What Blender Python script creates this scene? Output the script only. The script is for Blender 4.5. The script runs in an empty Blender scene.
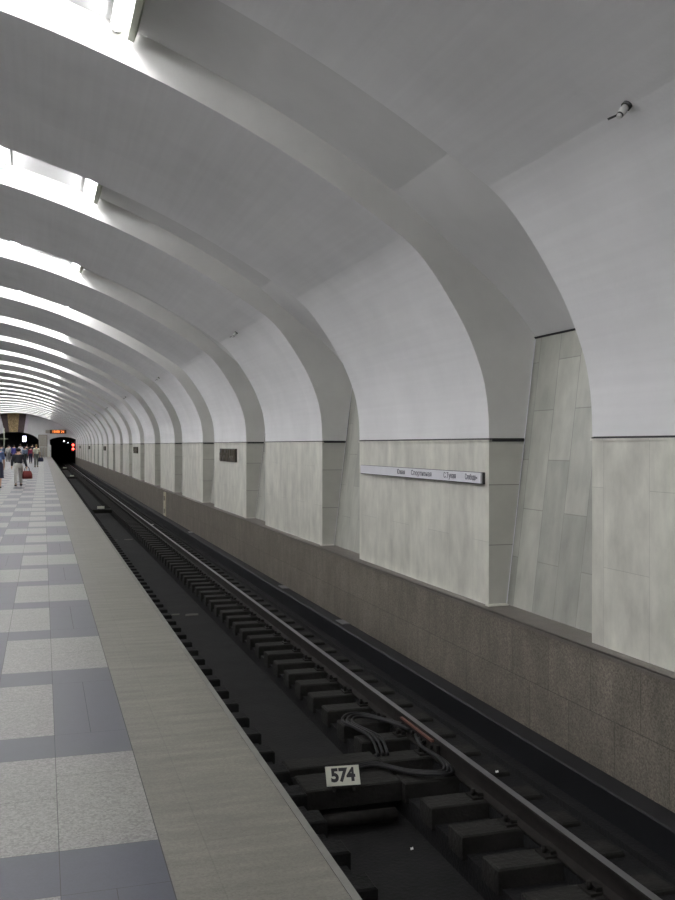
import bpy, math, random
from mathutils import Vector, Matrix, Euler
random.seed(7)
SC = bpy.context.scene
COL = SC.collection
PI = math.pi
# ------------------------------------------------------------------ layout constants (metres)
XC = -3.64                      # axis of the hall
P0, PER, PL = 8.92, 6.13, 4.20  # first full pier, bay length, pier length
YS, YE = P0 - 4*PER, P0 + 20*PER + PL     # near end wall, far end wall
ZV = 1.72                       # springing of the vault
ZCIR, R1, R2 = -6.63, 12.54, 12.86
XW, XM = 4.25, 4.38             # granite plinth face, marble face

# ------------------------------------------------------------------ helpers
def tag(o, label=None, cat=None, group=None, kind=None):
    if label: o['label'] = label
    if cat: o['category'] = cat
    if group: o['group'] = group
    if kind: o['kind'] = kind
    return o

class MB:
    def __init__(s): s.v = []; s.f = []; s.m = []; s.s = []
    def face(s, pts, mi=0, sm=False):
        b = len(s.v); s.v += [tuple(p) for p in pts]
        s.f.append(tuple(range(b, b+len(pts)))); s.m.append(mi); s.s.append(sm)
    def grid(s, rows, mi=0, sm=True):
        n = len(rows[0]); b = len(s.v)
        for r in rows: s.v += [tuple(p) for p in r]
        for i in range(len(rows)-1):
            for j in range(n-1):
                a = b+i*n+j
                s.f.append((a, a+1, a+n+1, a+n)); s.m.append(mi); s.s.append(sm)
    def box(s, x0, x1, y0, y1, z0, z1, mi=0, M=None):
        c = [(x0,y0,z0),(x1,y0,z0),(x1,y1,z0),(x0,y1,z0),(x0,y0,z1),(x1,y0,z1),(x1,y1,z1),(x0,y1,z1)]
        if M: c = [tuple(M @ Vector(p)) for p in c]
        b = len(s.v); s.v += c
        for q in ((0,3,2,1),(4,5,6,7),(0,1,5,4),(1,2,6,5),(2,3,7,6),(3,0,4,7)):
            s.f.append(tuple(b+i for i in q)); s.m.append(mi); s.s.append(False)
    def bbox(s, x0, x1, y0, y1, z0, z1, ch=.01, mi=0, M=None):
        # box with chamfered top rim
        r0 = [(x0,y0,z0),(x1,y0,z0),(x1,y1,z0),(x0,y1,z0)]
        r1 = [(x0,y0,z1-ch),(x1,y0,z1-ch),(x1,y1,z1-ch),(x0,y1,z1-ch)]
        r2 = [(x0+ch,y0+ch,z1),(x1-ch,y0+ch,z1),(x1-ch,y1-ch,z1),(x0+ch,y1-ch,z1)]
        c = r0+r1+r2
        if M: c = [tuple(M @ Vector(p)) for p in c]
        b = len(s.v); s.v += c
        fs = [(0,3,2,1),(8,9,10,11)]
        for k in (0,4):
            for i in range(4):
                j = (i+1) % 4; fs.append((k+i, k+j, k+4+j, k+4+i))
        for q in fs: s.f.append(tuple(b+i for i in q)); s.m.append(mi); s.s.append(False)
    def tube(s, pts, r, n=8, mi=0, cap=True, sm=True):
        pts = [Vector(p) for p in pts]
        rr = r if isinstance(r, (list, tuple)) else [r]*len(pts)
        b = len(s.v)
        for i, p in enumerate(pts):
            t = (pts[min(i+1, len(pts)-1)] - pts[max(i-1, 0)]).normalized()
            up = Vector((0,0,1)) if abs(t.z) < .9 else Vector((1,0,0))
            a = t.cross(up).normalized(); c = a.cross(t).normalized()
            for k in range(n):
                an = 2*PI*k/n
                s.v.append(tuple(p + a*math.cos(an)*rr[i] + c*math.sin(an)*rr[i]))
        for i in range(len(pts)-1):
            for k in range(n):
                j = (k+1) % n
                s.f.append((b+i*n+k, b+i*n+j, b+(i+1)*n+j, b+(i+1)*n+k)); s.m.append(mi); s.s.append(sm)
        if cap:
            s.f.append(tuple(b+k for k in range(n))[::-1]); s.m.append(mi); s.s.append(False)
            s.f.append(tuple(b+(len(pts)-1)*n+k for k in range(n))); s.m.append(mi); s.s.append(False)
    def ell(s, c, r, n=12, m=8, mi=0, M=None):
        rows = []
        for i in range(m+1):
            ph = PI*i/m; row = []
            for k in range(n+1):
                th = 2*PI*k/n
                p = Vector((r[0]*math.sin(ph)*math.cos(th), r[1]*math.sin(ph)*math.sin(th), r[2]*math.cos(ph)))
                if M: p = M @ p
                row.append(tuple(p + Vector(c)))
            rows.append(row)
        s.grid(rows, mi)
    def build(s, name, mats, parent=None, weld=False):
        me = bpy.data.meshes.new(name)
        me.from_pydata(s.v, [], s.f); 
        me.polygons.foreach_set('material_index', s.m)
        me.polygons.foreach_set('use_smooth', s.s)
        if not isinstance(mats, (list, tuple)): mats = [mats]
        for m in mats: me.materials.append(m)
        me.update()
        if weld:
            import bmesh
            bm = bmesh.new(); bm.from_mesh(me); bmesh.ops.remove_doubles(bm, verts=bm.verts, dist=1e-5)
            bmesh.ops.recalc_face_normals(bm, faces=bm.faces); bm.to_mesh(me); bm.free()
        o = bpy.data.objects.new(name, me); COL.objects.link(o)
        if parent: o.parent = parent
        return o

def empty(name, loc=(0,0,0), rz=0):
    o = bpy.data.objects.new(name, None); COL.objects.link(o)
    o.location = loc; o.rotation_euler = (0,0,rz); o.empty_display_size = .2
    return o
def copy_tree(o, parent=None):
    c = o.copy(); COL.objects.link(c)
    if parent: c.parent = parent
    for ch in list(o.children): copy_tree(ch, c)
    return c
def struct(o): return tag(o, kind='structure')

# ------------------------------------------------------------------ materials
def mat(name, col, rough=.6, metal=0, noise=0, nscale=5, bump=0, bscale=40, spec=.5,
        emit=None, estr=0, stretch=(1,1,1), brick=None, speck=0, sscale=160, streak=None):
    """noise: tonal mottling; brick=(row axis swizzle, brick w, row h, mortar, tone variation, mortar colour factor)"""
    m = bpy.data.materials.new(name); m.use_nodes = True
    nt = m.node_tree; N = nt.nodes; L = nt.links
    b = N['Principled BSDF']
    b.inputs['Roughness'].default_value = rough; b.inputs['Metallic'].default_value = metal
    b.inputs['Specular IOR Level'].default_value = spec
    if emit:
        b.inputs['Emission Color'].default_value = (*emit, 1); b.inputs['Emission Strength'].default_value = estr
    tc = N.new('ShaderNodeTexCoord')
    cur = N.new('ShaderNodeRGB'); cur.outputs[0].default_value = (*col, 1); cur = cur.outputs[0]
    def mul(a, fac_socket, lo, hi):
        mr = N.new('ShaderNodeMapRange'); L.new(fac_socket, mr.inputs[0])
        mr.inputs['To Min'].default_value = lo; mr.inputs['To Max'].default_value = hi
        vm = N.new('ShaderNodeVectorMath'); vm.operation = 'SCALE'
        L.new(a, vm.inputs[0]); L.new(mr.outputs[0], vm.inputs['Scale'])
        return vm.outputs[0]
    if noise:
        mp = N.new('ShaderNodeMapping'); mp.inputs['Scale'].default_value = stretch
        L.new(tc.outputs['Object'], mp.inputs[0])
        n = N.new('ShaderNodeTexNoise'); n.inputs['Scale'].default_value = nscale
        n.inputs['Detail'].default_value = 7; n.inputs['Roughness'].default_value = .6
        L.new(mp.outputs[0], n.inputs['Vector'])
        mr0 = N.new('ShaderNodeMapRange'); mr0.inputs[1].default_value = .3; mr0.inputs[2].default_value = .7
        L.new(n.outputs['Fac'], mr0.inputs[0])
        cur = mul(cur, mr0.outputs[0], 1-noise, 1+noise)
    if streak:
        st, ssc, sv = streak
        mp = N.new('ShaderNodeMapping'); mp.inputs['Scale'].default_value = st
        L.new(tc.outputs['Object'], mp.inputs[0])
        n = N.new('ShaderNodeTexNoise'); n.inputs['Scale'].default_value = ssc; n.inputs['Detail'].default_value = 4
        L.new(mp.outputs[0], n.inputs['Vector'])
        mr0 = N.new('ShaderNodeMapRange'); mr0.inputs[1].default_value = .35; mr0.inputs[2].default_value = .65
        L.new(n.outputs['Fac'], mr0.inputs[0])
        cur = mul(cur, mr0.outputs[0], 1-sv, 1+sv)
    if speck:
        n = N.new('ShaderNodeTexVoronoi'); n.inputs['Scale'].default_value = sscale
        L.new(tc.outputs['Object'], n.inputs['Vector'])
        sx = N.new('ShaderNodeSeparateColor'); L.new(n.outputs['Color'], sx.inputs[0])
        cur = mul(cur, sx.outputs[0], 1-speck, 1+speck)
    if brick:
        sw, bw, rh, mo, var, mf = brick[:6]
        off = brick[6] if len(brick) > 6 else .5
        sp = N.new('ShaderNodeSeparateXYZ'); L.new(tc.outputs['Object'], sp.inputs[0])
        cb = N.new('ShaderNodeCombineXYZ')
        L.new(sp.outputs[sw[0]], cb.inputs[0]); L.new(sp.outputs[sw[1]], cb.inputs[1])
        bt = N.new('ShaderNodeTexBrick'); L.new(cb.outputs[0], bt.inputs['Vector'])
        bt.offset = off; bt.inputs['Scale'].default_value = 1
        bt.inputs['Brick Width'].default_value = bw; bt.inputs['Row Height'].default_value = rh
        bt.inputs['Mortar Size'].default_value = mo; bt.inputs['Mortar Smooth'].default_value = .1
        bt.inputs['Color1'].default_value = (1-var,)*3+(1,); bt.inputs['Color2'].default_value = (1+var,)*3+(1,)
        bt.inputs['Mortar'].default_value = (mf,)*3+(1,)
        vm = N.new('ShaderNodeVectorMath'); vm.operation = 'MULTIPLY'
        L.new(cur, vm.inputs[0]); L.new(bt.outputs['Color'], vm.inputs[1]); cur = vm.outputs[0]
    L.new(cur, b.inputs['Base Color'])
    if bump:
        n = N.new('ShaderNodeTexNoise'); n.inputs['Scale'].default_value = bscale; n.inputs['Detail'].default_value = 5
        L.new(tc.outputs['Object'], n.inputs['Vector'])
        bp = N.new('ShaderNodeBump'); bp.inputs['Strength'].default_value = bump; bp.inputs['Distance'].default_value = .02
        L.new(n.outputs['Fac'], bp.inputs['Height']); L.new(bp.outputs[0], b.inputs['Normal'])
    return m

M = {}
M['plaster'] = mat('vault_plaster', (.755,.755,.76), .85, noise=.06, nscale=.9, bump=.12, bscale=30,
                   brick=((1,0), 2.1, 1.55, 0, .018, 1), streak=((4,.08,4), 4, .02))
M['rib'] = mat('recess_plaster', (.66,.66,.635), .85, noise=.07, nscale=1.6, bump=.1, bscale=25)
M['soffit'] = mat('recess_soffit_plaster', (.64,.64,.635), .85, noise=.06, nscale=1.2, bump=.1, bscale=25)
M['marble'] = mat('pale_marble', (.61,.605,.54), .38, noise=.19, nscale=2.6, stretch=(1,1.4,.8), bump=.03, bscale=8,
                  brick=((2,1), 1.3, .62, .0025, .035, .72), streak=((2,5,.8), 2.0, .035))
M['marble_side'] = mat('niche_side_marble', (.50,.50,.45), .4, noise=.10, nscale=2, bump=.03,
                  brick=((0,2), 2., .62, .005, .05, .5))
M['marble_niche'] = mat('niche_panel_marble', (.40,.405,.36), .33, noise=.17, nscale=2.6, stretch=(1,1.4,.8), bump=.03,
                  brick=((2,1), 1.0, .40, .005, .16, .68), streak=((2,5,.8), 2, .04))
M['granite'] = mat('brown_granite', (.155,.138,.114), .42, noise=.18, nscale=3, speck=.36, sscale=80,
                  brick=((1,2), .68, .51, .004, .07, .45), streak=((1,3,.4), 2.5, .12))
M['ledge'] = mat('ledge_granite', (.14,.125,.11), .45, noise=.12, nscale=6, speck=.2)
M['tile_l'] = mat('light_granite_tile', (.170,.168,.154), .38, noise=.08, nscale=24, speck=.34, sscale=105,
                  streak=((1,1,1), .9, .05))
M['tile_d'] = mat('blue_grey_granite_tile', (.046,.050,.066), .40, noise=.06, nscale=6, speck=.08, sscale=160)
M['joint'] = mat('tile_joint', (.06,.06,.06), .8, noise=.1, nscale=20)
M['edge'] = mat('platform_edge_granite', (.128,.123,.101), .48, noise=.18, nscale=3.5, stretch=(.6,3,1), speck=.16, sscale=120,
                  brick=((1,0), .66, .64, .0025, .04, .8), streak=((.7,6,1), 2.2, .10))
M['lip'] = mat('platform_lip_stone', (.135,.135,.12), .6, noise=.15, nscale=9)
M['concrete'] = mat('dark_track_concrete', (.012,.012,.0125), .85, noise=.28, nscale=1.7, stretch=(1,.5,1), bump=.4, bscale=35, spec=.15)
M['gutter'] = mat('gutter_concrete', (.0145,.0145,.0145), .8, noise=.25, nscale=2.5, bump=.35, bscale=30, spec=.15)
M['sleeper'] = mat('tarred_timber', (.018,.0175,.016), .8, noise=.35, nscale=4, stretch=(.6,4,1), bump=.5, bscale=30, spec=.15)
M['sleeper_d'] = mat('black_tarred_timber', (.010,.010,.010), .8, noise=.35, nscale=4, bump=.5, bscale=30, spec=.15)  # darker copy of the tarred timber, near black
M['rail_side'] = mat('rusty_rail_steel', (.016,.014,.013), .7, .0, noise=.25, nscale=8, spec=.15)
M['rail_top'] = mat('worn_rail_steel', (.20,.20,.21), .42, .8, noise=.05, nscale=20)
M['iron'] = mat('dirty_iron', (.014,.013,.012), .7, .0, noise=.3, nscale=20, spec=.15)
M['cable'] = mat('black_rubber_cable', (.016,.016,.017), .5, noise=.1, spec=.15)
M['cover'] = mat('third_rail_casing', (.011,.0115,.013), .55, noise=.2, nscale=3, stretch=(1,.3,1), spec=.15)
M['cover_top'] = mat('third_rail_casing_top', (.015,.015,.016), .6, noise=.25, nscale=4, spec=.15)
M['orange'] = mat('orange_insulation', (.13,.05,.035), .6, noise=.3, nscale=20)
M['plate'] = mat('number_plate_enamel', (.62,.63,.53), .4, noise=.05)
M['ink'] = mat('black_ink', (.015,.015,.018), .5, noise=.05)
M['grey_ink'] = mat('grey_lettering', (.10,.10,.13), .5, noise=.05)
M['white_sign'] = mat('white_sign_enamel', (.72,.72,.76), .35, noise=.03)
M['dark_metal'] = mat('dark_metal', (.05,.05,.05), .45, .5, noise=.1)
M['bronze'] = mat('dark_bronze', (.045,.038,.030), .5, .5, noise=.4, nscale=12)
M['bronze_hi'] = mat('worn_bronze', (.12,.105,.08), .5, .3, noise=.35, nscale=18)
M['lamp_case'] = mat('olive_lamp_housing', (.33,.35,.27), .6, noise=.05)
M['device'] = mat('white_device_plastic', (.62,.62,.60), .5, noise=.06)
M['tube'] = mat('fluorescent_tube', (.9,.9,.95), .4, emit=(.98,.97,1.0), estr=46)
M['dark_stone'] = mat('dark_brown_stone', (.085,.055,.055), .5, noise=.25, nscale=3)
M['gold'] = mat('golden_mosaic', (.42,.30,.14), .45, noise=.35, nscale=4, speck=.3, sscale=12)
M['pink_wall'] = mat('pale_pilaster', (.78,.74,.80), .6, noise=.04)
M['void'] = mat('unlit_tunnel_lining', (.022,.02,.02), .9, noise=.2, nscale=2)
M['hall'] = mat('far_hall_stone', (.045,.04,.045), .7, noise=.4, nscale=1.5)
M['white_paint'] = mat('white_painted_metal', (.66,.67,.64), .5, noise=.04)
M['beige'] = mat('beige_board', (.40,.38,.33), .5, noise=.08)
M['red_glow'] = mat('red_signal_lens', (.8,.05,.03), .4, emit=(1,.06,.04), estr=9)
M['white_glow'] = mat('white_lamp_lens', (.9,.9,.9), .4, emit=(.9,.95,1), estr=2.5)
M['blue_glow'] = mat('lit_sign_face', (.8,.8,.9), .4, emit=(.72,.70,1), estr=9)
M['orange_glow'] = mat('orange_led', (.8,.25,.05), .4, emit=(1,.26,.06), estr=1.1)
M['board_black'] = mat('display_housing', (.10,.045,.025), .5, noise=.05)
M['yellow_stick'] = mat('faded_yellow_board', (.62,.59,.46), .6, noise=.12, nscale=20)
M['paper'] = mat('white_paper_scrap', (.75,.75,.72), .8, noise=.05)

def mx(x, side):                 # side=1: right half of the hall, -1: its mirror
    return x if side == 1 else 2*XC - x

# ------------------------------------------------------------------ the vault
PLOW = [(4.38,1.72),(4.37,2.0),(4.325,2.3),(4.24,2.56),(4.125,2.82),(3.99,3.05),(3.86,3.25),(3.71,3.452),(3.572,3.606),(3.43,3.727)]
SLOW = [(4.79,1.72),(4.835,2.1),(4.88,2.45),(4.92,2.77),(4.74,2.99),(4.5,3.24),(4.2,3.49),(3.9,3.73),(3.62,3.95),(3.35,4.17)]
def refine(pts, n=3):
    out = []
    for i in range(len(pts)-1):
        p0 = Vector(pts[max(i-1,0)]); p1 = Vector(pts[i]); p2 = Vector(pts[i+1]); p3 = Vector(pts[min(i+2,len(pts)-1)])
        for k in range(n):
            t = k/n
            q = .5*((2*p1)+(p2-p0)*t+(2*p0-5*p1+4*p2-p3)*t*t+(3*p1-p0-3*p2+p3)*t**3)
            out.append((q.x, q.y))
    out.append(pts[-1]); return out
PL_, SL_ = refine(PLOW), refine(SLOW[3:])
SALL = refine(SLOW[:4])[:-1] + SL_
def circ(R, x0, n=56):
    a0 = math.asin((x0-XC)/R)
    return [(XC + R*math.sin(a0*(1-2*i/n)), ZCIR + R*math.cos(a0*(1-2*i/n))) for i in range(n+1)]
PC, SCI = circ(R1, 3.43), circ(R2, 3.35)
PC[0] = PLOW[-1]; SCI[0] = SLOW[-1]
PC[-1] = (mx(3.43,-1), PLOW[-1][1]); SCI[-1] = (mx(3.35,-1), SLOW[-1][1])

cm = MB()
bays = []
k = -4
while P0 + k*PER < YE - .1:
    bays.append((P0 + k*PER, P0 + k*PER + PL)); k += 1
def strip(prof, ya, yb, mi, ny=2):
    rows = [[(x, ya+(yb-ya)*j/ny, z) for j in range(ny+1)] for x, z in prof]
    cm.grid(rows, mi, True)
for a, b in bays:
    for s in (1, -1): strip([(mx(x, s), z) for x, z in PL_], a, b, 0)
    strip(PC, a, b, 0)
# soffits and cheeks of the recesses between the panels
recs = [(bays[i][1], bays[i+1][0]) for i in range(len(bays)-1)]
for a, b in recs:
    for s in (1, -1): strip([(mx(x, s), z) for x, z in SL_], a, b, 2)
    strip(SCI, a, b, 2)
    for y in (a, b):
        for s in (1, -1):
            for i in range(len(PL_)-1):
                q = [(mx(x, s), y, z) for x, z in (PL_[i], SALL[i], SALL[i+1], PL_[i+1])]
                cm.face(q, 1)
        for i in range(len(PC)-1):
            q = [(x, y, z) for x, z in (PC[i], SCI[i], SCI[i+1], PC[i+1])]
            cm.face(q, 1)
# close the outside of every recess beside the leaning slab
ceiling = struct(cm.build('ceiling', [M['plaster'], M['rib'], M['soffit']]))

# ------------------------------------------------------------------ side walls
def side_wall(s, nm):
    w = MB(); l = MB(); g = MB(); c = MB(); n = MB()
    for a, b in bays:
        w.face([(mx(XM,s),a,.0),(mx(XM,s),b,.0),(mx(XM,s),b,ZV-.03),(mx(XM,s),a,ZV-.03)], 0)
        # recessed shadow gap painted black, and projecting marble top edge under the plaster
        c.box(*sorted((mx(XM-.012,s), mx(XM+.03,s))), a-.012, b+.012, ZV-.034, ZV-.016, 0)
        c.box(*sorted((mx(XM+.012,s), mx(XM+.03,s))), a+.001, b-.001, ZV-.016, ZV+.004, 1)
    for a, b in recs:
        for y in (a, b):
            w.face([(mx(x,s),y,z) for x, z in ((XM,0),(4.59,0),(4.787,ZV-.03),(XM,ZV-.03))], 1)
            sg = 1 if y == a else -1
            c.box(*sorted((mx(XM,s), mx(4.78,s))), *sorted((y, y+sg*.012)), ZV-.034, ZV-.006, 1)  # shadow gap line carried along the niche side as a black strip
        # leaning slab that closes the niche, with real thickness and a pale margin
        n.face([(mx(4.59,s),a,0),(mx(4.59,s),b,0),(mx(4.92,s),b,2.77),(mx(4.92,s),a,2.77)], 0)
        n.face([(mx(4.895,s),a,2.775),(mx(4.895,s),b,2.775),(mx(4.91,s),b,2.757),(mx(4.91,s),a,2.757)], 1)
        for y, sg in ((a,1),(b,-1)):
            n.face([(mx(4.575,s),y+sg*.002,0),(mx(4.575,s),y+sg*.022,0),(mx(4.905,s),y+sg*.022,2.75),(mx(4.905,s),y+sg*.002,2.75)], 2)
    for a, b in recs: c.box(*sorted((mx(4.34,s), mx(4.57,s))), b-.07, b+.0, .001, .014, 0)
    # ledge of the plinth + plinth face
    l.face([(mx(4.0+.235,s),YS,.0),(mx(4.0+.235,s),YE,.0),(mx(4.62,s),YE,.0),(mx(4.62,s),YS,.0)])
    l.box(*sorted((mx(4.235,s), mx(4.26,s))), YS, YE, -.035, .0)
    g.face([(mx(XW,s),YS,-1.5),(mx(XW,s),YE,-1.5),(mx(XW,s),YE,-.03),(mx(XW,s),YS,-.03)])
    struct(w.build('wall_'+nm, [M['marble'], M['marble_side']]))
    struct(n.build('wall_niche_'+nm, [M['marble_niche'], M['ink'], M['white_sign']]))
    struct(g.build('baseboard_'+nm, M['granite']))
    k = '1' if s == 1 else '2'
    struct(l.build('trim_'+k, M['ledge']))
    struct(c.build('trim_'+('3' if s == 1 else '4'), [M['marble'], M['ink']]))
side_wall(1, 'right'); side_wall(-1, 'left')

# ------------------------------------------------------------------ platform floor
XB = .46; XE = 1.105
fl = MB()
def tiles():
    xs = [XB, .06, -.29]
    while xs[-1] > mx(XB,-1)+.2: xs.append(xs[-1]-.40)
    xs[-1] = mx(XB,-1)
    J = .0014
    def cell(xa, xb, ya, yb, mi):
        fl.face([(xb+J,ya+J,0),(xa-J,ya+J,0),(xa-J,yb-J,0),(xb+J,yb-J,0)], mi)
    y = 4.03 - 3.24*6
    while y < YE:
        for y0, h, kind in ((y,1.22,'A'),(y+1.22,.40,'S'),(y+1.62,1.22,'B'),(y+2.84,.40,'S')):
            if y0 >= YE or y0+h <= YS: continue
            y1 = min(y0+h, YE); y0 = max(y0, YS)
            for i in range(len(xs)-1):
                if kind == 'S': cell(xs[i], xs[i+1], y0, y1, 1); continue
                dark = (i % 3 == 2) if kind == 'A' else (i % 3 == 0)
                if dark:
                    xm = (xs[i]+xs[i+1])/2; cell(xs[i], xm, y0, y1, 1); cell(xm, xs[i+1], y0, y1, 1)
                else:
                    f = random.choice((.33, .5, .68, .75)); ym = y0+(y1-y0)*f
                    cell(xs[i], xs[i+1], y0, ym, 0); cell(xs[i], xs[i+1], ym, y1, 0)
        y += 3.24
tiles()
fl.face([(mx(XB,-1)-.01,YS,-.002),(XB+.01,YS,-.002),(XB+.01,YE,-.002),(mx(XB,-1)-.01,YE,-.002)], 2)
struct(fl.build('floor', [M['tile_l'], M['tile_d'], M['joint']]))
for s, kx in ((1,'5'),(-1,'6')):
    e = MB()
    e.face([(mx(XB+.003,s),YS,0),(mx(XE-.035,s),YS,0),(mx(XE-.035,s),YE,0),(mx(XB+.003,s),YE,0)], 0)
    e.face([(mx(XE-.033,s),YS,0),(mx(XE,s),YS,0),(mx(XE,s),YE,0),(mx(XE-.033,s),YE,0)], 1)
    e.face([(mx(XE,s),YS,0),(mx(XE,s),YE,0),(mx(XE,s),YE,-.12),(mx(XE,s),YS,-.12)], 1)
    e.face([(mx(XE,s),YS,-.12),(mx(XE,s),YE,-.12),(mx(XE-.12,s),YE,-.12),(mx(XE-.12,s),YS,-.12)], 1)
    struct(e.build('trim_'+kx, [M['edge'], M['lip']]))
    e = MB()
    e.face([(mx(XE-.12,s),YS,-.12),(mx(XE-.12,s),YE,-.12),(mx(XE-.12,s),YE,-1.5),(mx(XE-.12,s),YS,-1.5)], 0)
    struct(e.build('wall_platform_'+('right' if s == 1 else 'left'), M['concrete']))

# ------------------------------------------------------------------ track bed
ZR, ZS, ZG = -.95, -1.12, -1.435      # rail head, sleeper top, gutter floor
GA, GB = 2.00, 2.83                   # gutter sides
YT = YE + 30
for s in (1, -1):
    t = MB()
    y0, y1 = YS, YT
    X = lambda x: mx(x, s)
    prof = [(.9, ZS-.09), (GA-.03, ZS-.09), (GA-.03, ZG), (GB+.03, ZG), (GB+.03, ZS-.13), (3.31, ZS-.13), (3.31, ZS-.035),
            (3.84, ZS-.035), (3.84, ZS+.015), (3.87, ZS+.015), (4.38, ZS+.0)]
    for i in range(len(prof)-1):
        (xa, za), (xb, zb) = prof[i], prof[i+1]
        t.face([(X(xa),y0,za),(X(xb),y0,zb),(X(xb),y1,zb),(X(xa),y1,za)], 1 if i == 2 else (2 if i in (7,8) else 0))
    struct(t.build('floor_track_'+('right' if s == 1 else 'left'), [M['concrete'], M['gutter'], M['concrete']]))

def mk_rail(x, nm_label, y0=YS, y1=YT):
    r = empty('running_rail', (x, 0, ZS))
    h = ZR-ZS
    p = [(-.065,.0),(-.065,.012),(-.012,.03),(-.009,h-.045),(-.036,h-.035),(-.036,h-.008),(-.028,h)]
    full = p + [(-a, b) for a, b in reversed(p)]
    m = MB()
    for i in range(len(full)-1):
        if i == 6: continue
        (a, b), (c, d) = full[i], full[i+1]
        m.face([(a,y0,b),(a,y1,b),(c,y1,d),(c,y0,d)])
    m.face([(a,y0,b) for a, b in full])
    m.build('rail_web_and_foot', M['rail_side'], r)
    m = MB(); m.face([(-.028,y0,h),(.028,y0,h),(.028,y1,h),(-.028,y1,h)]); m.face([(-.036,y0,h-.008),(-.028,y0,h),(-.028,y1,h),(-.036,y1,h-.008)])
    m.face([(.036,y0,h-.008),(.028,y0,h),(.028,y1,h),(.036,y1,h-.008)])
    m.build('rail_head', M['rail_top'], r)
    return tag(r, nm_label, 'rail')
XR = 3.352; XN = 1.60
rf = mk_rail(XR, 'shiny running rail on the wall side of the track bed')
rn = mk_rail(XN, 'running rail below the platform edge, mostly hidden by it')
rl = [mk_rail(mx(XR,-1), 'far running rail of the track on the other side of the platform'), mk_rail(mx(XN,-1), 'near running rail of the track on the other side of the platform')]

# insulated joint on the far rail, Y 7.75 - 8.7
j = MB(); j.box(-.052, -.022, 7.75, 8.70, .045, .125); j.box(.022, .052, 7.75, 8.70, .045, .125)
for q in range(6): j.tube([(-.052, 7.85+q*.15, .085), (-.078, 7.85+q*.15, .085)], .018, 6)
jo = j.build('joint_bar', M['iron'], rf)
j = MB(); j.box(-.058, -.030, 7.85, 8.62, .128, .146)
jj = j.build('insulation_strip', M['orange'], rf); jj['label'] = 'orange insulation strip at the rail joint'

# half sleepers; first 150 per side as things, the far rest as one object
SP = .5565
def sleeper_proto(x0, x1, xr, lab, grp, mm):
    r = empty('half_sleeper', (0,0,0))
    m = MB(); m.bbox(x0, x1, -.12, .12, ZS-.17, ZS, .012)
    m.build('timber_block', mm, r)
    m = MB(); m.box(xr-.15, xr+.15, -.07, .07, ZS, ZS+.016)
    for sx in (-1, 1):
        m.box(xr+sx*.078-.022, xr+sx*.078+.022, -.05, .05, ZS+.016, ZS+.04)
        m.tube([(xr+sx*.12, 0, ZS+.016), (xr+sx*.12, 0, ZS+.065)], .017, 6)
        m.tube([(xr+sx*.10, .045, ZS+.016), (xr+sx*.10, .045, ZS+.05)], .013, 6)
    m.build('rail_fastening', M['iron'], r)
    return tag(r, lab, 'sleeper', grp)
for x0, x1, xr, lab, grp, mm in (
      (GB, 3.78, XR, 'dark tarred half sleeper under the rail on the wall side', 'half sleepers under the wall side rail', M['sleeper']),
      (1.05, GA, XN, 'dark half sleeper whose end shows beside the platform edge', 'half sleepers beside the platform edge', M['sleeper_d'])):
    y = 7.97 - 11*SP
    first = sleeper_proto(x0, x1, xr, lab, grp, mm); n = 0; first_used = False
    rest = MB()
    while y < YT - 1:
        cross = 7.2 < y < 8.8
        if n < 148:
            o = first if not first_used else copy_tree(first)
            first_used = True; o.location = (0, y, 0)
        else: rest.box(x0, x1, y-.12, y+.12, ZS-.17, ZS)
        n += 1; y += SP
    tag(rest.build('half_sleepers', mm), 'row of dark half sleepers far down the track towards the tunnel, '+('wall side' if x0 > 2 else 'platform side'), 'sleeper', kind='stuff')

# third-rail casing along the wall
t = empty('third_rail', (0,0,0)); tag(t, 'black covered contact rail running along the foot of the granite wall', 'contact rail')
zt = 1.65-2.515
m = MB()
m.face([(3.945,YS,ZS+.02),(3.945,YT,ZS+.02),(3.925,YT,zt-.012),(3.925,YS,zt-.012)])
m.face([(3.925,YS,zt-.012),(3.925,YT,zt-.012),(3.938,YT,zt),(3.938,YS,zt)])
m.build('casing_side', M['cover'], t)
m = MB(); m.face([(3.938,YS,zt),(3.938,YT,zt),(4.12,YT,zt),(4.12,YS,zt)]); m.face([(4.12,YS,zt),(4.12,YT,zt),(4.12,YT,ZS+.02),(4.12,YS,ZS+.02)])
m.build('casing_lid', M['cover_top'], t)
for yy in (12.9, 16.4, 27.5):
    m = MB(); m.box(4.0, 4.11, yy-.16, yy+.16, zt, zt+.012); o = m.build('lid_clamp', M['rail_top'], t)
    o['label'] = 'bare metal clamp on the casing lid'

# ------------------------------------------------------------------ cable crossing with number plate
def crossing(y, lab, detail=True):
    r = empty('cable_crossing', (0, y, 0))
    m = MB(); m.bbox(GA+.002, GB-.002, .42, .68, ZS-.16, ZS+.0, .012); m.build('cross_beam', M['sleeper'], r)
    m = MB(); m.bbox(GA+.002, GB-.002, -.12, .26, ZS-.16, ZS+.0, .012); m.build('cross_beam', M['sleeper'], r)
    if detail:
        m = MB(); m.box(GA+.02, GB-.02, .26, .42, ZS-.10, ZS-.07); m.build('slot_cover', M['sleeper_d'], r)
        m = MB(); m.tube([(GA+.1,-.22,ZG+.09),(GA+.35,-.24,ZG+.10),(GB-.1,-.22,ZG+.09)], .055, 10); m.build('drain_pipe', M['iron'], r)
    return tag(r, lab, 'track crossing')
crossing(7.48, 'dark timber cable crossing over the gutter behind the number plate 574')
crossing(42.2, 'dark cable crossing over the gutter with the second number plate, further along', False)
crossing(86.2, 'small dark cable crossing over the gutter, third one towards the tunnel', False)
crossing(117., 'small dark cable crossing over the gutter, the one nearest the tunnel', False)

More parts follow.
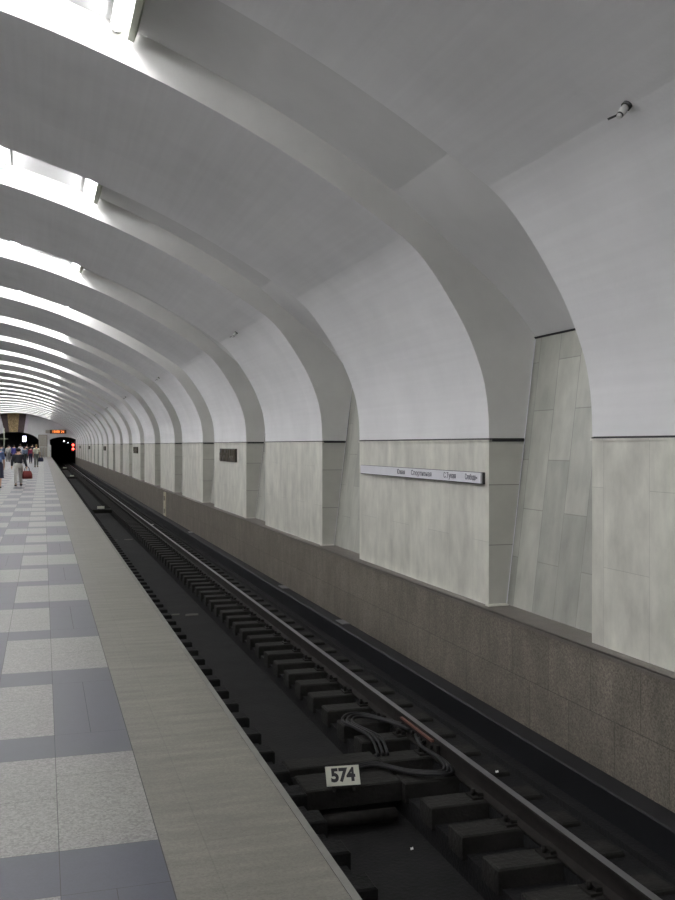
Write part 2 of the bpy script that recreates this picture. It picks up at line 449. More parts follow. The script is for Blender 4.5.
def text_mesh(txt, size, mt, name, parent=None, Mx=Matrix.Identity(4), ext=.0015, xs=1, off=0, align='CENTER'):
    cu = bpy.data.curves.new(name, 'FONT'); cu.body = txt; cu.size = size; cu.extrude = ext; cu.offset = off
    cu.align_x = align; cu.align_y = 'CENTER'; cu.resolution_u = 4
    tmp = bpy.data.objects.new(name, cu); COL.objects.link(tmp)
    dg = bpy.context.evaluated_depsgraph_get()
    me = bpy.data.meshes.new_from_object(tmp.evaluated_get(dg))
    bpy.data.objects.remove(tmp)
    me.transform(Mx @ Matrix.Diagonal((xs,1,1,1)))
    me.materials.clear(); me.materials.append(mt)
    o = bpy.data.objects.new(name, me); COL.objects.link(o)
    if parent: o.parent = parent
    return o
def plate(x, y, w, h, lab, txt=None, rz=0, tilt=0):
    r = empty('number_plate', (x, y, ZS), rz); r.rotation_euler = (tilt, 0, rz)
    m = MB(); m.box(-w/2, w/2, -.004, .004, .045, .045+h); m.build('enamel_plate', M['plate'], r)
    m = MB()
    for sx in (-.3, .3): m.box(sx*w-.012, sx*w+.012, .004, .014, .0, .045+h*.6)
    m.build('bracket', M['iron'], r)
    if txt:
        T = Matrix.Translation((0, -.0055, .045+h*.5)) @ Matrix.Rotation(PI/2, 4, 'X')
        text_mesh(txt, .142, M['ink'], 'numerals', r, T, .001, .93, .0065)
    return tag(r, lab, 'sign')
plate(2.30, 7.27, .275, .155, 'white enamel plate with the black number 574 on the near cable crossing', '574', rz=math.radians(-6), tilt=math.radians(-33))
for x, y, w, lab in ((2.36,42.0,.30,'small white plate on the second cable crossing, halfway down the track'),
                  (2.40,86.0,.34,'tiny white plate in the track bed, third from the camera'),
                  (2.45,116.8,.4,'tiny white plate in the track bed right before the tunnel mouth')):
    plate(x, y, w, .11, lab)

# bond cables: each loop is one cable
def smooth(pts, n=7):
    out = []
    for i in range(len(pts)-1):
        p0 = Vector(pts[max(i-1,0)]); p1 = Vector(pts[i]); p2 = Vector(pts[i+1]); p3 = Vector(pts[min(i+2,len(pts)-1)])
        for k in range(n):
            t = k/n
            out.append(.5*((2*p1)+(p2-p0)*t+(2*p0-5*p1+4*p2-p3)*t*t+(3*p1-p0-3*p2+p3)*t**3))
    out.append(Vector(pts[-1])); return out
zc = ZS+.035
labs_a = ['outermost black bond cable of the loop beside the rail joint', 'middle black bond cable of the loop beside the rail joint', 'innermost black bond cable of the loop beside the rail joint']
for q in range(3):
    o_ = q*.045
    pts = [(2.84+o_,7.98,zc-.02),(2.90+o_,8.35-o_*.2,zc+.02),(2.84+o_*.8,8.62-o_*.5,zc+.04),(2.80+o_*.9,8.92-o_,zc+.03),(2.93+o_*.3,9.13-o_*1.4,zc+.03),(3.10,9.12-o_*1.5,zc+.02),(3.22,8.85-o_,zc+.03),(3.29,8.55-q*.1,zc+.06)]
    m = MB(); m.tube(smooth(pts), .014, 8); tag(m.build('bond_cable', M['cable']), labs_a[q], 'cable', 'bond cables looping beside the rail joint')
labs_b = ['black bond cable bending furthest towards the camera below the rail joint', 'second black bond cable in the bend below the rail joint', 'black bond cable lying tightest in the bend below the rail joint']
for q in range(3):
    o_ = q*.04
    pts = [(2.45,7.62+o_,zc-.01),(2.70,7.68+o_,zc),(2.92,7.42+o_,zc+.0),(3.10,7.26+o_,zc+.02),(3.24-o_*.5,7.28+o_,zc+.02),(3.27-o_*.3,7.52,zc+.04),(3.22,7.9,zc+.05),(3.28,8.0+q*.1,zc+.06)]
    m = MB(); m.tube(smooth(pts), .014, 8); tag(m.build('bond_cable', M['cable']), labs_b[q], 'cable', 'bond cables looping beside the rail joint')

# litter, and pale damp patches built as flat scraps
M['damp_patch'] = mat('pale_damp_patch', (.085,.080,.070), .9, noise=.2, nscale=15)
def scrap(x, y, z, sz, lab, mt='paper'):
    m = MB(); c = [(-sz,-sz*.6,0),(sz*.8,-sz*.8,.004),(sz,.5*sz,.012),(.1*sz,sz*.9,.004),(-sz*.8,sz*.4,.01)]
    m.face([(x+a,y+b,z+d+.006) for a,b,d in c]); m.face([(x+a,y+b,z+d) for a,b,d in c][::-1])
    for i in range(5):
        a, b = c[i], c[(i+1)%5]
        m.face([(x+a[0],y+a[1],z+a[2]),(x+b[0],y+b[1],z+b[2]),(x+b[0],y+b[1],z+b[2]+.006),(x+a[0],y+a[1],z+a[2]+.006)])
    tag(m.build('paper_scrap', M[mt]), lab, 'litter', 'scraps of litter in the track bed')
scrap(2.68, 6.77, ZG+.003, .012, 'tiny white scrap on the gutter floor nearest the camera')
scrap(3.66, 7.30, ZS+.003, .014, 'tiny white scrap between the rail and the wall')
scrap(2.57, 17.3, ZG+.003, .13, 'pale damp patch on the gutter floor, right one of the nearer pair', 'damp_patch')
scrap(2.65, 31.7, ZG+.003, .15, 'pale damp patch on the gutter floor, right one of the farther pair', 'damp_patch')
scrap(2.22, 31.6, ZG+.003, .08, 'pale damp patch on the gutter floor, left one of the farther pair', 'damp_patch')
scrap(2.29, 17.4, ZG+.003, .08, 'pale damp patch on the gutter floor, left one of the nearer pair', 'damp_patch')
scrap(3.6, 33.5, ZS+.003, .06, 'white scrap beyond the rail near the marker board')

# ------------------------------------------------------------------ vault lamps
def lamp_proto(baffle=True):
    r = empty('ceiling_lamp', (0,0,0))
    L = PER-PL; h = L/2-.015
    m = MB(); m.box(-.10, .10, -h, h, -.02, .0)
    m.box(-.10, -.092, -h, h, -.045, .0)
    m.build('lamp_housing', M['white_paint'], r)
    if baffle:
        m = MB(); m.box(.085, .145, -h, h-.04, -.125, .0); b = m.build('side_baffle', M['lamp_case'], r); b['label'] = 'olive grey side baffle'
    m = MB(); m.tube([(-.03,-h+.06,-.062),(-.03,h-.06,-.062)], .034, 6); m.build('fluorescent_tube', M['tube'], r)
    for sy in (-1, 1):
        m = MB(); m.tube([(-.03, sy*(h-.055), -.062), (-.03, sy*(h-.012), -.062)], .042, 10)
        m.box(-.05, -.01, *sorted((sy*(h-.05), sy*(h-.02))), -.06, -.02); m.build('tube_socket', M['device'], r)
    return r
Lp, Lq = lamp_proto(True), lamp_proto(False)
usedp = [False, False]
ord_ = ['first','second','third','fourth','fifth','sixth','seventh','eighth']
def ordn(n):
    w = ['first','second','third','fourth','fifth','sixth','seventh','eighth','ninth','tenth','eleventh','twelfth','thirteenth',
         'fourteenth','fifteenth','sixteenth','seventeenth','eighteenth','nineteenth','twentieth','twenty first','twenty second','twenty third','twenty fourth','twenty fifth']
    return w[n]
for ri, (a, b) in enumerate(recs):
    for li in range(8):
        x = XC + 4.34 - 1.24*li
        ang = math.asin((x-XC)/R2)
        bare = li not in (0, 7) or (ri-3) in (3, 6, 13)
        tpl = Lq if bare else Lp
        ui = 1 if bare else 0
        o = tpl if not usedp[ui] else copy_tree(tpl); usedp[ui] = True
        o.location = (x, (a+b)/2, ZCIR + R2*math.cos(ang) + .0)
        # baffles face the nearer wall on both halves of the vault
        o.rotation_euler = (0, ang, 0) if x > XC else (0, -ang, PI) 
        vis = ri-3
        where = (ordn(vis)+' vault recess ahead of the camera') if vis >= 0 else (ordn(-vis-1)+' vault recess behind the camera')
        tag(o, 'tube lamp in the %s, %s from the right' % (where, ord_[li]), 'lamp', 'tube lamps in the vault recesses')

# ------------------------------------------------------------------ things on the right wall
r = empty('line_sign', (XM, 10.97, 1.25)); tag(r, 'long narrow white sign strip with four grey station names on the pale marble wall', 'sign')
m = MB(); m.box(-.050, -.0, -1.955, 1.955, .0, .112); m.build('sign_face', M['white_sign'], r)
m = MB(); m.box(-.047, 0, -1.962, 1.962, -.008, .0); m.box(-.030, 0, -1.962, -1.955, -.008, .112); m.box(-.047, 0, 1.955, 1.966, -.008, .112); m.box(-.045, 0, -1.955, 1.955, .112, .116)
m.build('sign_frame', M['dark_metal'], r)
Rt = Matrix(((0,0,-1,0),(-1,0,0,0),(0,1,0,0),(0,0,0,1)))
for txt, yc, w, name in (('Южная', 11.31, .27, 'a'), ('Спортивная', 10.64, .64, 'b'), ('С.Тукая', 9.80, .33, 'c'), ('Слобода', 9.26, .26, 'd')):
    o = text_mesh(txt, .085, M['grey_ink'], 'lettering', r, Matrix.Identity(4), .001, 1, .0006)
    wx = max(v.co.x for v in o.data.vertices) - min(v.co.x for v in o.data.vertices)
    o.data.transform(Matrix.Translation((-.0515, yc-10.97, .058)) @ Rt @ Matrix.Diagonal((w/wx,1,1,1)))
# direction arrow at the right end
m = MB(); m.box(-.0525,-.050,-1.86,-1.80,.052,.060); m.box(-.0525,-.050,-1.875,-1.86,.045,.067); m.build('arrow', M['grey_ink'], r)

# bronze name panels, on every fourth pier
def name_panel(y, lab):
    r = empty('name_panel', (XM, y, 1.24)); tag(r, lab, 'plaque', 'dark bronze relief panels on the marble wall')
    m = MB(); m.box(-.04, 0, -1.04, 1.04, 0, .32); m.build('backing', M['bronze'], r)
    rnd = random.Random(int(y)); yy = -1.0
    while yy < .97:
        m = MB()
        w = rnd.choice((.03,.05,.08)); z0 = rnd.choice((.02,.02,.10)); z1 = rnd.choice((.30,.30,.22))
        m.box(-.065, -.04, yy, min(yy+w,1.02), z0, z1)
        if rnd.random() < .5: m.box(-.065, -.04, yy+w, min(yy+w+.07,1.02), rnd.choice((.02,.13,.26)), rnd.choice((.06,.17,.30)) if False else .15)
        m.build('relief_figure', M['bronze_hi'], r)
        yy += w + rnd.choice((.05,.08,.11))
wh = ['nearest dark bronze relief panel on the right marble wall','second dark bronze relief panel along the right wall','third dark relief panel along the right wall, tiny in the distance',
      'fourth dark relief panel far along the right wall','last dark relief panel near the tunnel end of the right wall']
for i in range(5): name_panel(23.3+i*4*PER, wh[i])

# small sockets hanging at the crease of the vault
def device(y, lab):
    r = empty('vault_hook', (3.42, y, 3.735)); tag(r, lab, 'ceiling hook', 'small hooked fittings at the crease of the vault')
    D = Vector((-.62,-.1,-.78))*.72; 
    m = MB(); m.tube([(.02,0,.02), tuple(D*.035)], .032, 12); m.build('mount', M['dark_metal'], r)
    m = MB(); m.tube([tuple(D*.03), tuple(D*.075), tuple(D*.08), tuple(D*.125)], [.022,.024,.026,.024], 12); m.build('socket_body', M['device'], r)
    m = MB(); m.tube([tuple(D*.12), tuple(D*.14)], .021, 12); m.tube([tuple(D*.115+Vector((0,.0,.0))), tuple(D*.12+Vector((-.05,.035,-.02))), tuple(D*.12+Vector((-.062,.045,-.025)))], .007, 6)
    m.build('hook', M['dark_metal'], r)
    m = MB(); m.tube([tuple(D*.135), tuple(D*.165)], [.02,.014], 10); m.build('cap', M['device'], r)
for i, lab in enumerate(['small white hooked fitting on the vault at the upper right of the view','small dark hooked fitting on the vault crease, second from the camera','small hooked fitting on the vault crease, third from the camera',
                     'tiny hooked fitting on the vault crease, fourth from the camera','tiny hooked fitting on the vault crease, fifth from the camera','tiny hooked fitting on the vault crease, sixth from the camera']):
    device(5.07+i*2*PER*1.008, lab)

# marker board on the plinth
r = empty('marker_board', (XW, 35.0, -.98)); tag(r, 'narrow upright cream marker board with two dark bands on the granite plinth', 'marker')
m = MB(); m.box(-.05, -.005, -.20, .20, 0, .92); m.build('board', M['yellow_stick'], r)
for z in (.16, .62): m = MB(); m.box(-.056, -.05, -.16, .06, z, z+.16); m.build('dark_band', M['ink'], r)

# ------------------------------------------------------------------ end walls
def vault_z(x):
    xx = x if x >= XC else 2*XC-x
    if xx <= 3.43: return ZCIR + math.sqrt(R1**2-(xx-XC)**2)
    for (a, b), (c, d) in zip(PL_, PL_[1:]):
        if c <= xx <= a: return b+(d-b)*(a-xx)/(a-c) if a != c else d
    return ZV
def hole(x):
    xx = x if x >= XC else 2*XC-x
    if abs(x-XC) < 3.12: return 2.05+1.36*math.sqrt(max(0, 1-((x-XC)/3.13)**2)) , 0
    if .88 < xx < 4.30: return 1.95+.80*math.sqrt(max(0, 1-((xx-2.62)/2.02)**2)), -1.5
    return None
def end_wall(y, nm, th, openings=True):
    m = MB(); d = .5*th
    xs = sorted(set([mx(XM,-1)+ (XM-mx(XM,-1))*i/140 for i in range(141)] + [XC-3.12, XC+3.12, .88, 4.30, 2*XC-.88, 2*XC-4.30, XE, 2*XC-XE]))
    for a, b in zip(xs, xs[1:]):
        mid = (a+b)/2; h = hole(mid) if openings else None
        za, zb = vault_z(a)+.4, vault_z(b)+.4
        if h:
            e = 1e-4
            ha = (hole(max(a, min(a+e, mid))) or h)[0]; hb = (hole(min(b, max(b-e, mid))) or h)[0]
            m.face([(a,y,ha),(b,y,hb),(b,y,zb),(a,y,za)], 0)
            m.face([(a,y,ha),(b,y,hb),(b,y+d,hb),(a,y+d,ha)], 1)
        else:
            z0 = -1.5
            m.face([(a,y,z0),(b,y,z0),(b,y,zb),(a,y,za)], 0)
    if openings:
        for x, z0, z1 in ((XC-3.12,0,2.05),(XC+3.12,0,2.05),(.88,-1.5,2.35),(4.30,-1.5,2.4),(2*XC-.88,-1.5,2.35),(2*XC-4.3,-1.5,2.4)):
            m.face([(x,y,z0),(x,y+d,z0),(x,y+d,z1),(x,y,z1)], 1)
    return struct(m.build('wall_'+nm, [M['plaster'], M['hall']]))
end_wall(YE, 'far', 1); end_wall(YS, 'near', -1, False)
# colour panel above the arch
m = MB()
def trap(x0,x1,x2,x3,mi,d):   # bottom x0..x1, top x2..x3
    zb0, zb1 = hole(x0)[0]+.0, hole(x1)[0]
    zt0, zt1 = vault_z(x2)+.05, vault_z(x3)+.05
    f = [(x0,YE-d,zb0),(x1,YE-d,zb1),(x3,YE-d,zt1),(x2,YE-d,zt0)]
    bk = [(x,YE,z) for x,_,z in f]
    m.face(f, mi)
    for i in range(4): m.face([f[i],f[(i+1)%4],bk[(i+1)%4],bk[i]], mi)
trap(XC-1.25,XC-.70,XC-1.85,XC-.95,0,.06); trap(XC+.38,XC+1.15,XC+.62,XC+1.5,0,.06)
trap(XC-.70,XC+.38,XC-.95,XC+.62,1,.10); trap(XC+1.15,XC+1.5,XC+1.5,XC+2.0,2,.03); trap(XC-1.6,XC-1.25,XC-2.35,XC-1.85,2,.03)
struct(m.build('trim_7', [M['dark_stone'], M['gold'], M['pink_wall']]))
# tunnels and lobby behind the far wall
for s in (1,-1):
    m = MB(); X = lambda x: mx(x,s); y0, y1 = YE+.5, YT
    pr = [(.6,-1.5),(.6,2.2),(1.5,2.9),(3.6,2.9),(4.5,2.2),(4.5,-1.5)]
    for (a,b),(c,d) in zip(pr, pr[1:]): m.face([(X(a),y0,b),(X(c),y0,d),(X(c),y1,d),(X(a),y1,b)])
    m.face([(X(a),y1,b) for a, b in pr])
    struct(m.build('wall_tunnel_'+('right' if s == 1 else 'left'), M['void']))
m = MB(); a, b = XC-4.2, XC+4.2
m.face([(a,YE+.5,0),(b,YE+.5,0),(b,YE+12,0),(a,YE+12,0)], 1)
m.face([(a,YE+12,0),(b,YE+12,0),(b,YE+12,4),(a,YE+12,4)]); m.face([(a,YE+.5,4),(b,YE+.5,4),(b,YE+12,4),(a,YE+12,4)])
m.face([(a,YE+.5,0),(a,YE+12,0),(a,YE+12,4),(a,YE+.5,4)]); m.face([(b,YE+.5,0),(b,YE+12,0),(b,YE+12,4),(b,YE+.5,4)])
m.face([(a,YE,-.002),(b,YE,-.002),(b,YE+.5,-.002),(a,YE+.5,-.002)], 1)
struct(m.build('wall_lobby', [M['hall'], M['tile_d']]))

# things at the far end
r = empty('interval_clock', (1.95, YE-.12, 3.20)); tag(r, 'digital display with glowing orange figures above the tunnel mouth', 'display')
m = MB(); m.box(-1.05, 1.10, 0, .12, 0, .52); m.build('housing', M['board_black'], r)
m = MB(); m.box(-1.62, -1.05, 0.02, .12, .04, .48); m.build('side_panel', M['beige'], r)
text_mesh('18:08 24', .50, M['orange_glow'], 'led_digits', r, Matrix.Translation((.02,-.006,.25)) @ Matrix.Rotation(PI/2,4,'X'), .004, .92, .012)
r = empty('tunnel_signal', (3.98, YE+1.2, .75)); tag(r, 'tunnel signal with two glowing red lamps one above the other', 'signal')
m = MB(); m.box(-.22, .22, 0, .2, 0, 1.25); m.box(-.04,.3,.05,.12,.2,.35); m.build('signal_case', M['ink'], r)
for z in (.36, .90):
    m = MB(); m.tube([(0,-.03,z),(0,.0,z)], .15, 14); m.build('red_lens', M['red_glow'], r)
for x, z, s_, lab in ((2.87,2.2,.11,'left of the two small white lamps inside the dark tunnel'),(3.42,1.97,.07,'right and smaller of the two white lamps inside the dark tunnel')):
    r = empty('tunnel_lamp', (x, YE+6, z)); tag(r, lab, 'lamp')
    m = MB(); m.tube([(0,0,0),(0,.08,0)], s_, 10); m.build('lens', M['white_glow'], r)
    m = MB(); m.tube([(0,.08,0),(0,.2,0)], s_*1.2, 10); m.tube([(0,.14,0),(0,.14,2.75-z)], .02, 6); m.build('lamp_bracket', M['ink'], r)
r = empty('notice_board', (.0, YE-.35, 0)); tag(r, 'grey square notice board on posts between the arch and the tunnel mouth', 'notice board')
m = MB(); m.box(-.55,.50,0,.05,1.42,3.0); m.build('board', M['beige'], r)
m = MB(); m.box(-.6,-.55,0,.06,0,3.04); m.box(.50,.55,0,.06,0,3.04); m.box(-.55,.5,-.005,.06,3.0,3.04); m.build('post_frame', M['dark_metal'], r)
r = empty('service_gate', (.05, YE-.6, 0)); tag(r, 'pale service gate under the grey notice board', 'gate')
for x0 in (-.58, -.18, .22):
    m = MB(); m.box(x0, x0+.30, 0, .04, .05, 1.36); m.build('gate_leaf', M['beige'], r)
m = MB(); 
for x0 in (-.64, -.25, .15, .53): m.box(x0, x0+.04, -.02, .06, 0, 1.4)
m.build('gate_post', M['dark_metal'], r)
r = empty('equipment_cabinet', (.80, YE-.7, 0)); tag(r, 'narrow white cabinet beside the tunnel mouth at the platform end', 'cabinet')
m = MB(); m.bbox(-.24,.24,0,.35,0,1.66,.02); m.build('body', M['white_paint'], r)
m = MB(); m.box(-.21,.21,-.015,0,.06,1.58); m.build('door', M['white_paint'], r)
m = MB(); m.box(.13,.16,-.035,-.015,.75,.95); m.build('handle', M['dark_metal'], r)
r = empty('lit_sign', (-2.45, YE+2, 1.8)); tag(r, 'small glowing white sign hanging inside the dark arch', 'sign')
m = MB(); m.box(-.22,.22,0,.1,.32,1.05); m.build('lit_face', M['blue_glow'], r)
m = MB(); m.box(-.24,.24,.1,.14,.3,1.07); m.box(-.02,.02,.08,.12,1.07,2.2); m.build('case', M['dark_metal'], r)
r = empty('sign_post', (-4.35, 118, 0)); tag(r, 'thin grey signpost with a short crossbar standing in the crowd', 'signpost')
m = MB(); m.tube([(0,0,0),(0,0,3.6)], .06, 8); m.tube([(0,0,0),(0,0,.05)], .22, 12); m.build('pole', M['lamp_case'], r)
m = MB(); m.box(-.45,.45,-.03,.03,2.3,2.45); m.build('crossbar', M['lamp_case'], r)

# ------------------------------------------------------------------ people
_cm = {}
def cmat(c, rough=.8):
    k = tuple(c)
    if k not in _cm: _cm[k] = mat('cloth_%d' % len(_cm), c, rough, noise=.12, nscale=14, bump=.15, bscale=60)
    return _cm[k]
SKIN = mat('skin', (.50,.30,.21), .55, noise=.05, nscale=10)
def skin_obj(name, verts, edges, radii, m, parent, sub=1, root=0):
    me = bpy.data.meshes.new(name); me.from_pydata(verts, edges, []); me.materials.append(m)
    o = bpy.data.objects.new(name, me); COL.objects.link(o); o.parent = parent
    md = o.modifiers.new('skin', 'SKIN')
    sv = me.skin_vertices[0].data if me.skin_vertices else None
    if sv is None:
        bpy.context.view_layer.update()
        me.attributes
        sv = me.skin_vertices[0].data
    for i, r_ in enumerate(radii):
        sv[i].radius = r_ if isinstance(r_, tuple) else (r_, r_); sv[i].use_root = (i == root)
    md.use_smooth_shade = True
    s2 = o.modifiers.new('sub', 'SUBSURF'); s2.levels = sub; s2.render_levels = sub
    return o
def person(loc, rz, h, lab, top=(.1,.1,.12), bottom=(.2,.2,.2), hair=(.03,.02,.015), skirt=False, sleeves='long',
           stride=.18, lean=0., arm=None, far=False, group=None, shoe=(.03,.025,.02)):
    r = empty('person', loc, rz); k = h/1.72; r.scale = (k,k,k); tag(r, lab, 'person', group)
    ln = lambda z: lean*max(0, z-.95)          # forward lean above the pelvis
    V, Ed, Rr = [], [], []
    ix = {}
    def add(n, p, rad, par=None):
        V.append((p[0], p[1]+ln(p[2]), p[2])); Rr.append(rad); ix[n] = len(V)-1
        if par: Ed.append((ix[par], ix[n]))
    add('pelvis', (0,0,.96), (.145,.105)); add('waist', (0,0,1.10), (.12,.095),'pelvis'); add('chest',(0,0,1.28),(.155,.11),'waist')
    add('collar',(0,-.005,1.42),(.10,.07),'chest'); add('neck',(0,.0,1.48),(.05,.052),'collar'); add('jaw',(0,.02,1.545),(.058,.068),'neck')
    add('skull',(0,.012,1.615),(.074,.092),'jaw'); add('crown',(0,.005,1.685),(.052,.065),'skull')
    if not far:
        add('nose',(0,.115,1.605),(.012,.014),'skull')
        for s in (-1,1): add('ear%d'%s,(s*.088,.005,1.61),(.010,.022),'skull')
    arms = arm or ((.22,-.06,1.13, .24,-.02,.88),(.22,.05,1.13,.23,.14,.90))
    for s, A in ((-1,arms[0]),(1,arms[1])):
        add('sh%d'%s,(s*.165,0,1.405),(.058,.056),'collar')
        add('el%d'%s,(s*A[0],A[1],A[2]),(.040,.042),'sh%d'%s)
        add('wr%d'%s,(s*A[3],A[4],A[5]),(.025,.027),'el%d'%s)
        hx, hy, hz = s*A[3], A[4]+.01, A[5]-.075
        add('pa%d'%s,(hx,hy,hz),(.020,.036),'wr%d'%s)
        if not far:
            for f, (fy, fl_) in enumerate(((.028,.075),(.010,.088),(-.010,.080),(-.028,.062))):
                add('f%d_%d'%(s,f),(hx,hy+fy,hz-.045),.0095,'pa%d'%s)
                add('g%d_%d'%(s,f),(hx-s*.014,hy+fy,hz-.045-fl_*.7),.0075,'f%d_%d'%(s,f))
            add('th%d'%s,(hx-s*.012,hy+.05,hz+.005),.0105,'pa%d'%s); add('ti%d'%s,(hx-s*.018,hy+.06,hz-.035),.009,'th%d'%s)
    for s in (-1,1):
        st = s*stride
        add('hip%d'%s,(s*.085,st*.1,.88),(.09,.095),'pelvis')
        add('kn%d'%s,(s*.09,st*.75+.03,.49),(.055,.058),'hip%d'%s)
        add('an%d'%s,(s*.09,st*1.25-(.05 if s*stride < 0 else 0),.09),(.036,.04),'kn%d'%s)
        add('to%d'%s,(s*.095,st*1.25+.13,.035),(.035,.026),'an%d'%s)
    skin_obj('body', V, Ed, Rr, SKIN, r)
    def sub(names, grow, nm, m, edit=None):
        vs = [V[ix[n]] for n in names]; rs = []
        for n in names:
            q = Rr[ix[n]]; q = q if isinstance(q, tuple) else (q,q); g = grow.get(n, .016) if isinstance(grow, dict) else grow
            rs.append((q[0]+g, q[1]+g))
        es = [(names.index(a), names.index(b)) for a, b in [(next(k_ for k_,v_ in ix.items() if v_==e[0]), next(k_ for k_,v_ in ix.items() if v_==e[1])) for e in Ed] if a in names and b in names]
        return skin_obj(nm, vs, es, rs, m, r)
    n = ['pelvis','waist','chest','collar']
    for s in (-1,1):
        n += ['sh%d'%s,'el%d'%s] + (['wr%d'%s] if sleeves == 'long' else [])
    sub(n, {'pelvis':.040,'waist':.040,'chest':.026}, 'shirt', cmat(top))
    if skirt:
        m_ = MB(); rows = []
        for z, rx, ry in ((1.06,.14,.115),(.95,.185,.15),(.75,.20,.19),(.5,.21,.23),(.42,.215,.235),(.42,.19,.21),(.6,.17,.19)):
            rows.append([(rx*math.cos(2*PI*q/20), ry*math.sin(2*PI*q/20), z) for q in range(21)])
        m_.grid(rows); m_.build('skirt', cmat(bottom), r)
    else:
        n = ['waist','pelvis']
        for s in (-1,1): n += ['hip%d'%s,'kn%d'%s,'an%d'%s]
        sub(n, .020, 'trousers', cmat(bottom))
    hy = ln(1.63); m_ = MB(); m_.ell((0,-.012+hy,1.645),(.092,.108,.092),14,8)
    if skirt or lab.find('woman') >= 0: m_.ell((0,-.055+hy,1.565),(.075,.055,.10),12,7)
    m_.build('hair', cmat(hair), r)
    if not far:
        m_ = MB()
        for s in (-1,1): m_.ell((s*.03,.098+hy,1.625),(.011,.006,.007),8,5)
        m_.build('eyes', M['ink'], r)
    for s in (-1,1):
        t_ = V[ix['to%d'%s]]; a_ = V[ix['an%d'%s]]
        m_ = MB(); m_.ell((t_[0],(t_[1]+a_[1])/2,.042),(.052,.135,.045),12,7); m_.build('shoe', cmat(shoe), r)
    return r
HEAD = 0.0   # rz 0: walking away from the camera (+Y)
pa = person((-.95,40.6,0), .0, 1.52, 'person in a black long sleeved top and pale trousers carrying a red bag', (.012,.012,.018), (.40,.39,.36), (.02,.015,.02), lean=.25, stride=.14,
       arm=((.22,-.03,1.12,.24,.05,.90),(.24,.02,1.13,.30,.10,.86)))
person((-.47,74.3,0), .0, 1.68, 'person in a cream short sleeved shirt and grey trousers with a dark bag', (.62,.62,.50), (.16,.17,.16), (.22,.15,.06), sleeves='short', stride=.10,
       arm=((.22,-.03,1.13,.24,.02,.90),(.24,.0,1.12,.26,.03,.88)))
person((-1.62,38.2,0), .1, 1.66, 'person in a blue shirt and dark skirt walking at the left edge of the view', (.16,.22,.42), (.03,.03,.06), (.05,.03,.02), skirt=True, sleeves='short')
person((-1.52,88,0), .0, 1.52, 'person in a grey blue top and dark green trousers left of the cream shirt', (.20,.25,.36), (.03,.045,.03), (.05,.03,.05), far=True)
person((-1.05,90,0), .0, 1.50, 'person in a dark red top and dark trousers beside the cream shirt', (.28,.03,.08), (.03,.02,.06), (.04,.02,.02), far=True)
crowd = [(-2.05,96,(.70,.68,.74),(.30,.28,.3),'person in a white top seen just right of the black top'),
 (-2.75,99,(.10,.10,.40),(.10,.09,.3),'person in a violet blue top in the crowd behind the black top'),
 (-3.35,101,(.62,.62,.60),(.2,.2,.2),'person in a pale top left of the black top'),
 (-3.9,98,(.20,.26,.34),(.10,.14,.18),'person in a slate blue top near the left of the crowd'),
 (-4.45,103,(.03,.04,.07),(.03,.03,.05),'person in a dark navy outfit at the left of the crowd'),
 (-4.7,96,(.35,.36,.40),(.05,.05,.08),'person in a grey top at the far left of the crowd'),
 (-2.35,110,(.25,.08,.30),(.04,.04,.05),'person in a purple top deep in the crowd'),
 (-3.05,112,(.08,.09,.12),(.05,.05,.06),'person in a charcoal top deep in the crowd'),
 (-3.7,115,(.5,.48,.45),(.08,.08,.1),'person in a beige top deep in the crowd'),
 (-4.3,112,(.10,.16,.30),(.05,.06,.08),'person in a dark blue top deep in the crowd'),
 (-1.75,113,(.12,.10,.10),(.06,.05,.05),'person in a dark brown top deep in the crowd'),
 (-5.0,107,(.12,.14,.20),(.04,.05,.07),'person in a blue grey top at the left frame edge of the crowd'),
 (-2.7,122,(.06,.07,.13),(.05,.05,.07),'person in a midnight blue top at the back of the crowd'),
 (-4.0,124,(.28,.30,.33),(.07,.07,.07),'person in a light grey top at the back of the crowd'),
 (-1.25,124,(.06,.06,.08),(.04,.04,.05),'person in a black coat at the back of the crowd near the gate'),
 (-4.9,121,(.45,.45,.48),(.1,.1,.1),'person in a white grey top at the back left of the crowd')]
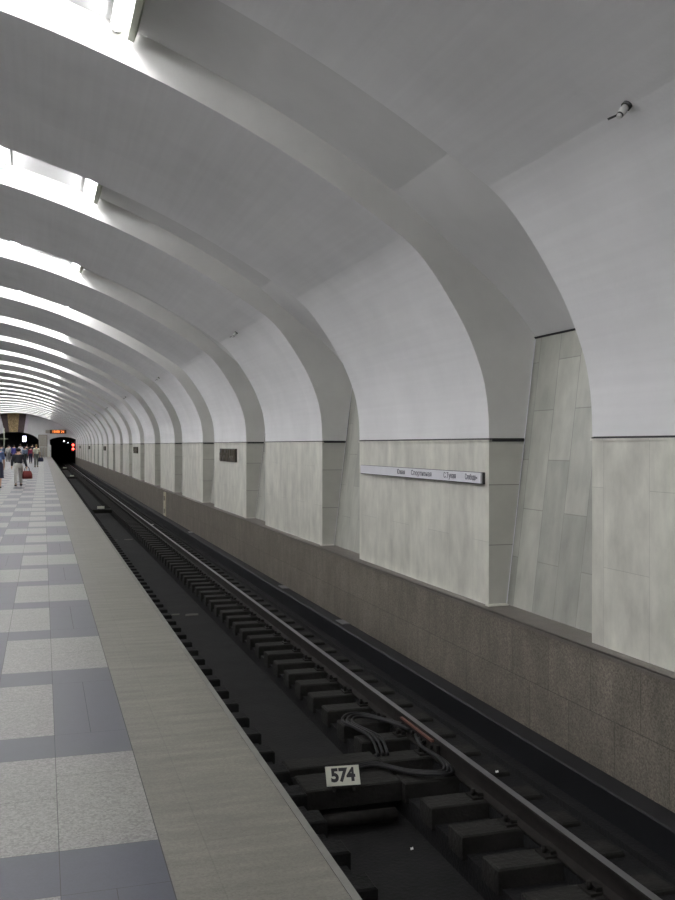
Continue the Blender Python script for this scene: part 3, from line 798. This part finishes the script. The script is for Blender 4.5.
for i, (x, y, t_, b_, lab) in enumerate(crowd):
    person((x,y,0), random.uniform(-.5,.5), random.uniform(1.55,1.75), lab, t_, b_, (.04,.03,.03), far=True, stride=random.uniform(.04,.16))
# bags held in hands
def bag(x, y, z, w, h, d, c, lab, rz=0):
    r = empty('handbag', (x,y,z), rz); tag(r, lab, 'bag')
    m = MB(); rows = []
    for t_, sx, sy in ((0,.80,.7),(.04,1,1),(.5,1.02,1.05),(.85,.9,.7),(1,.72,.35)):
        rows.append([((w/2*sx)*max(-1,min(1,1.25*math.cos(2*PI*q/20))), (d/2*sy)*max(-1,min(1,1.25*math.sin(2*PI*q/20))), h*t_) for q in range(21)])
    m.grid(rows); m.face(rows[0][:-1][::-1]); m.face(rows[-1][:-1]); m.build('bag_body', cmat(c), r)
    m = MB(); m.tube(smooth([(-w*.25,0,h*.97),(-w*.2,0,h+.12),(0,0,h+.17),(w*.2,0,h+.12),(w*.25,0,h*.97)],5), .014, 6); m.build('handle', M['dark_metal'], r)
pa.scale.x *= 1.2
bag(-.62, 40.74, .28, .38, .32, .22, (.20,.035,.03), 'dark red bag hanging from the hand of the person in black', .3)
bag(-.16, 74.34, .42, .36, .30, .18, (.03,.035,.07), 'dark handbag hanging from the hand of the person in the cream shirt', .2)

# ------------------------------------------------------------------ world, camera, colour
w = bpy.data.worlds.new('world'); SC.world = w; w.use_nodes = True
w.node_tree.nodes['Background'].inputs[0].default_value = (.02,.02,.022,1)
w.node_tree.nodes['Background'].inputs[1].default_value = .0
cam = bpy.data.cameras.new('camera'); co = bpy.data.objects.new('camera', cam); COL.objects.link(co)
cam.sensor_fit = 'VERTICAL'; cam.sensor_height = 36; cam.sensor_width = 27; cam.lens = 955/900*36
cam.clip_end = 400; cam.clip_start = .05
co.location = (0, 0, 1.65)
co.rotation_euler = (math.radians(90-.30), 0, -math.atan(294.5/955))
SC.camera = co
vs = SC.view_settings
vs.view_transform = 'Standard'; vs.look = 'None'; vs.gamma = 1; vs.use_curve_mapping = False; vs.exposure = 0.38
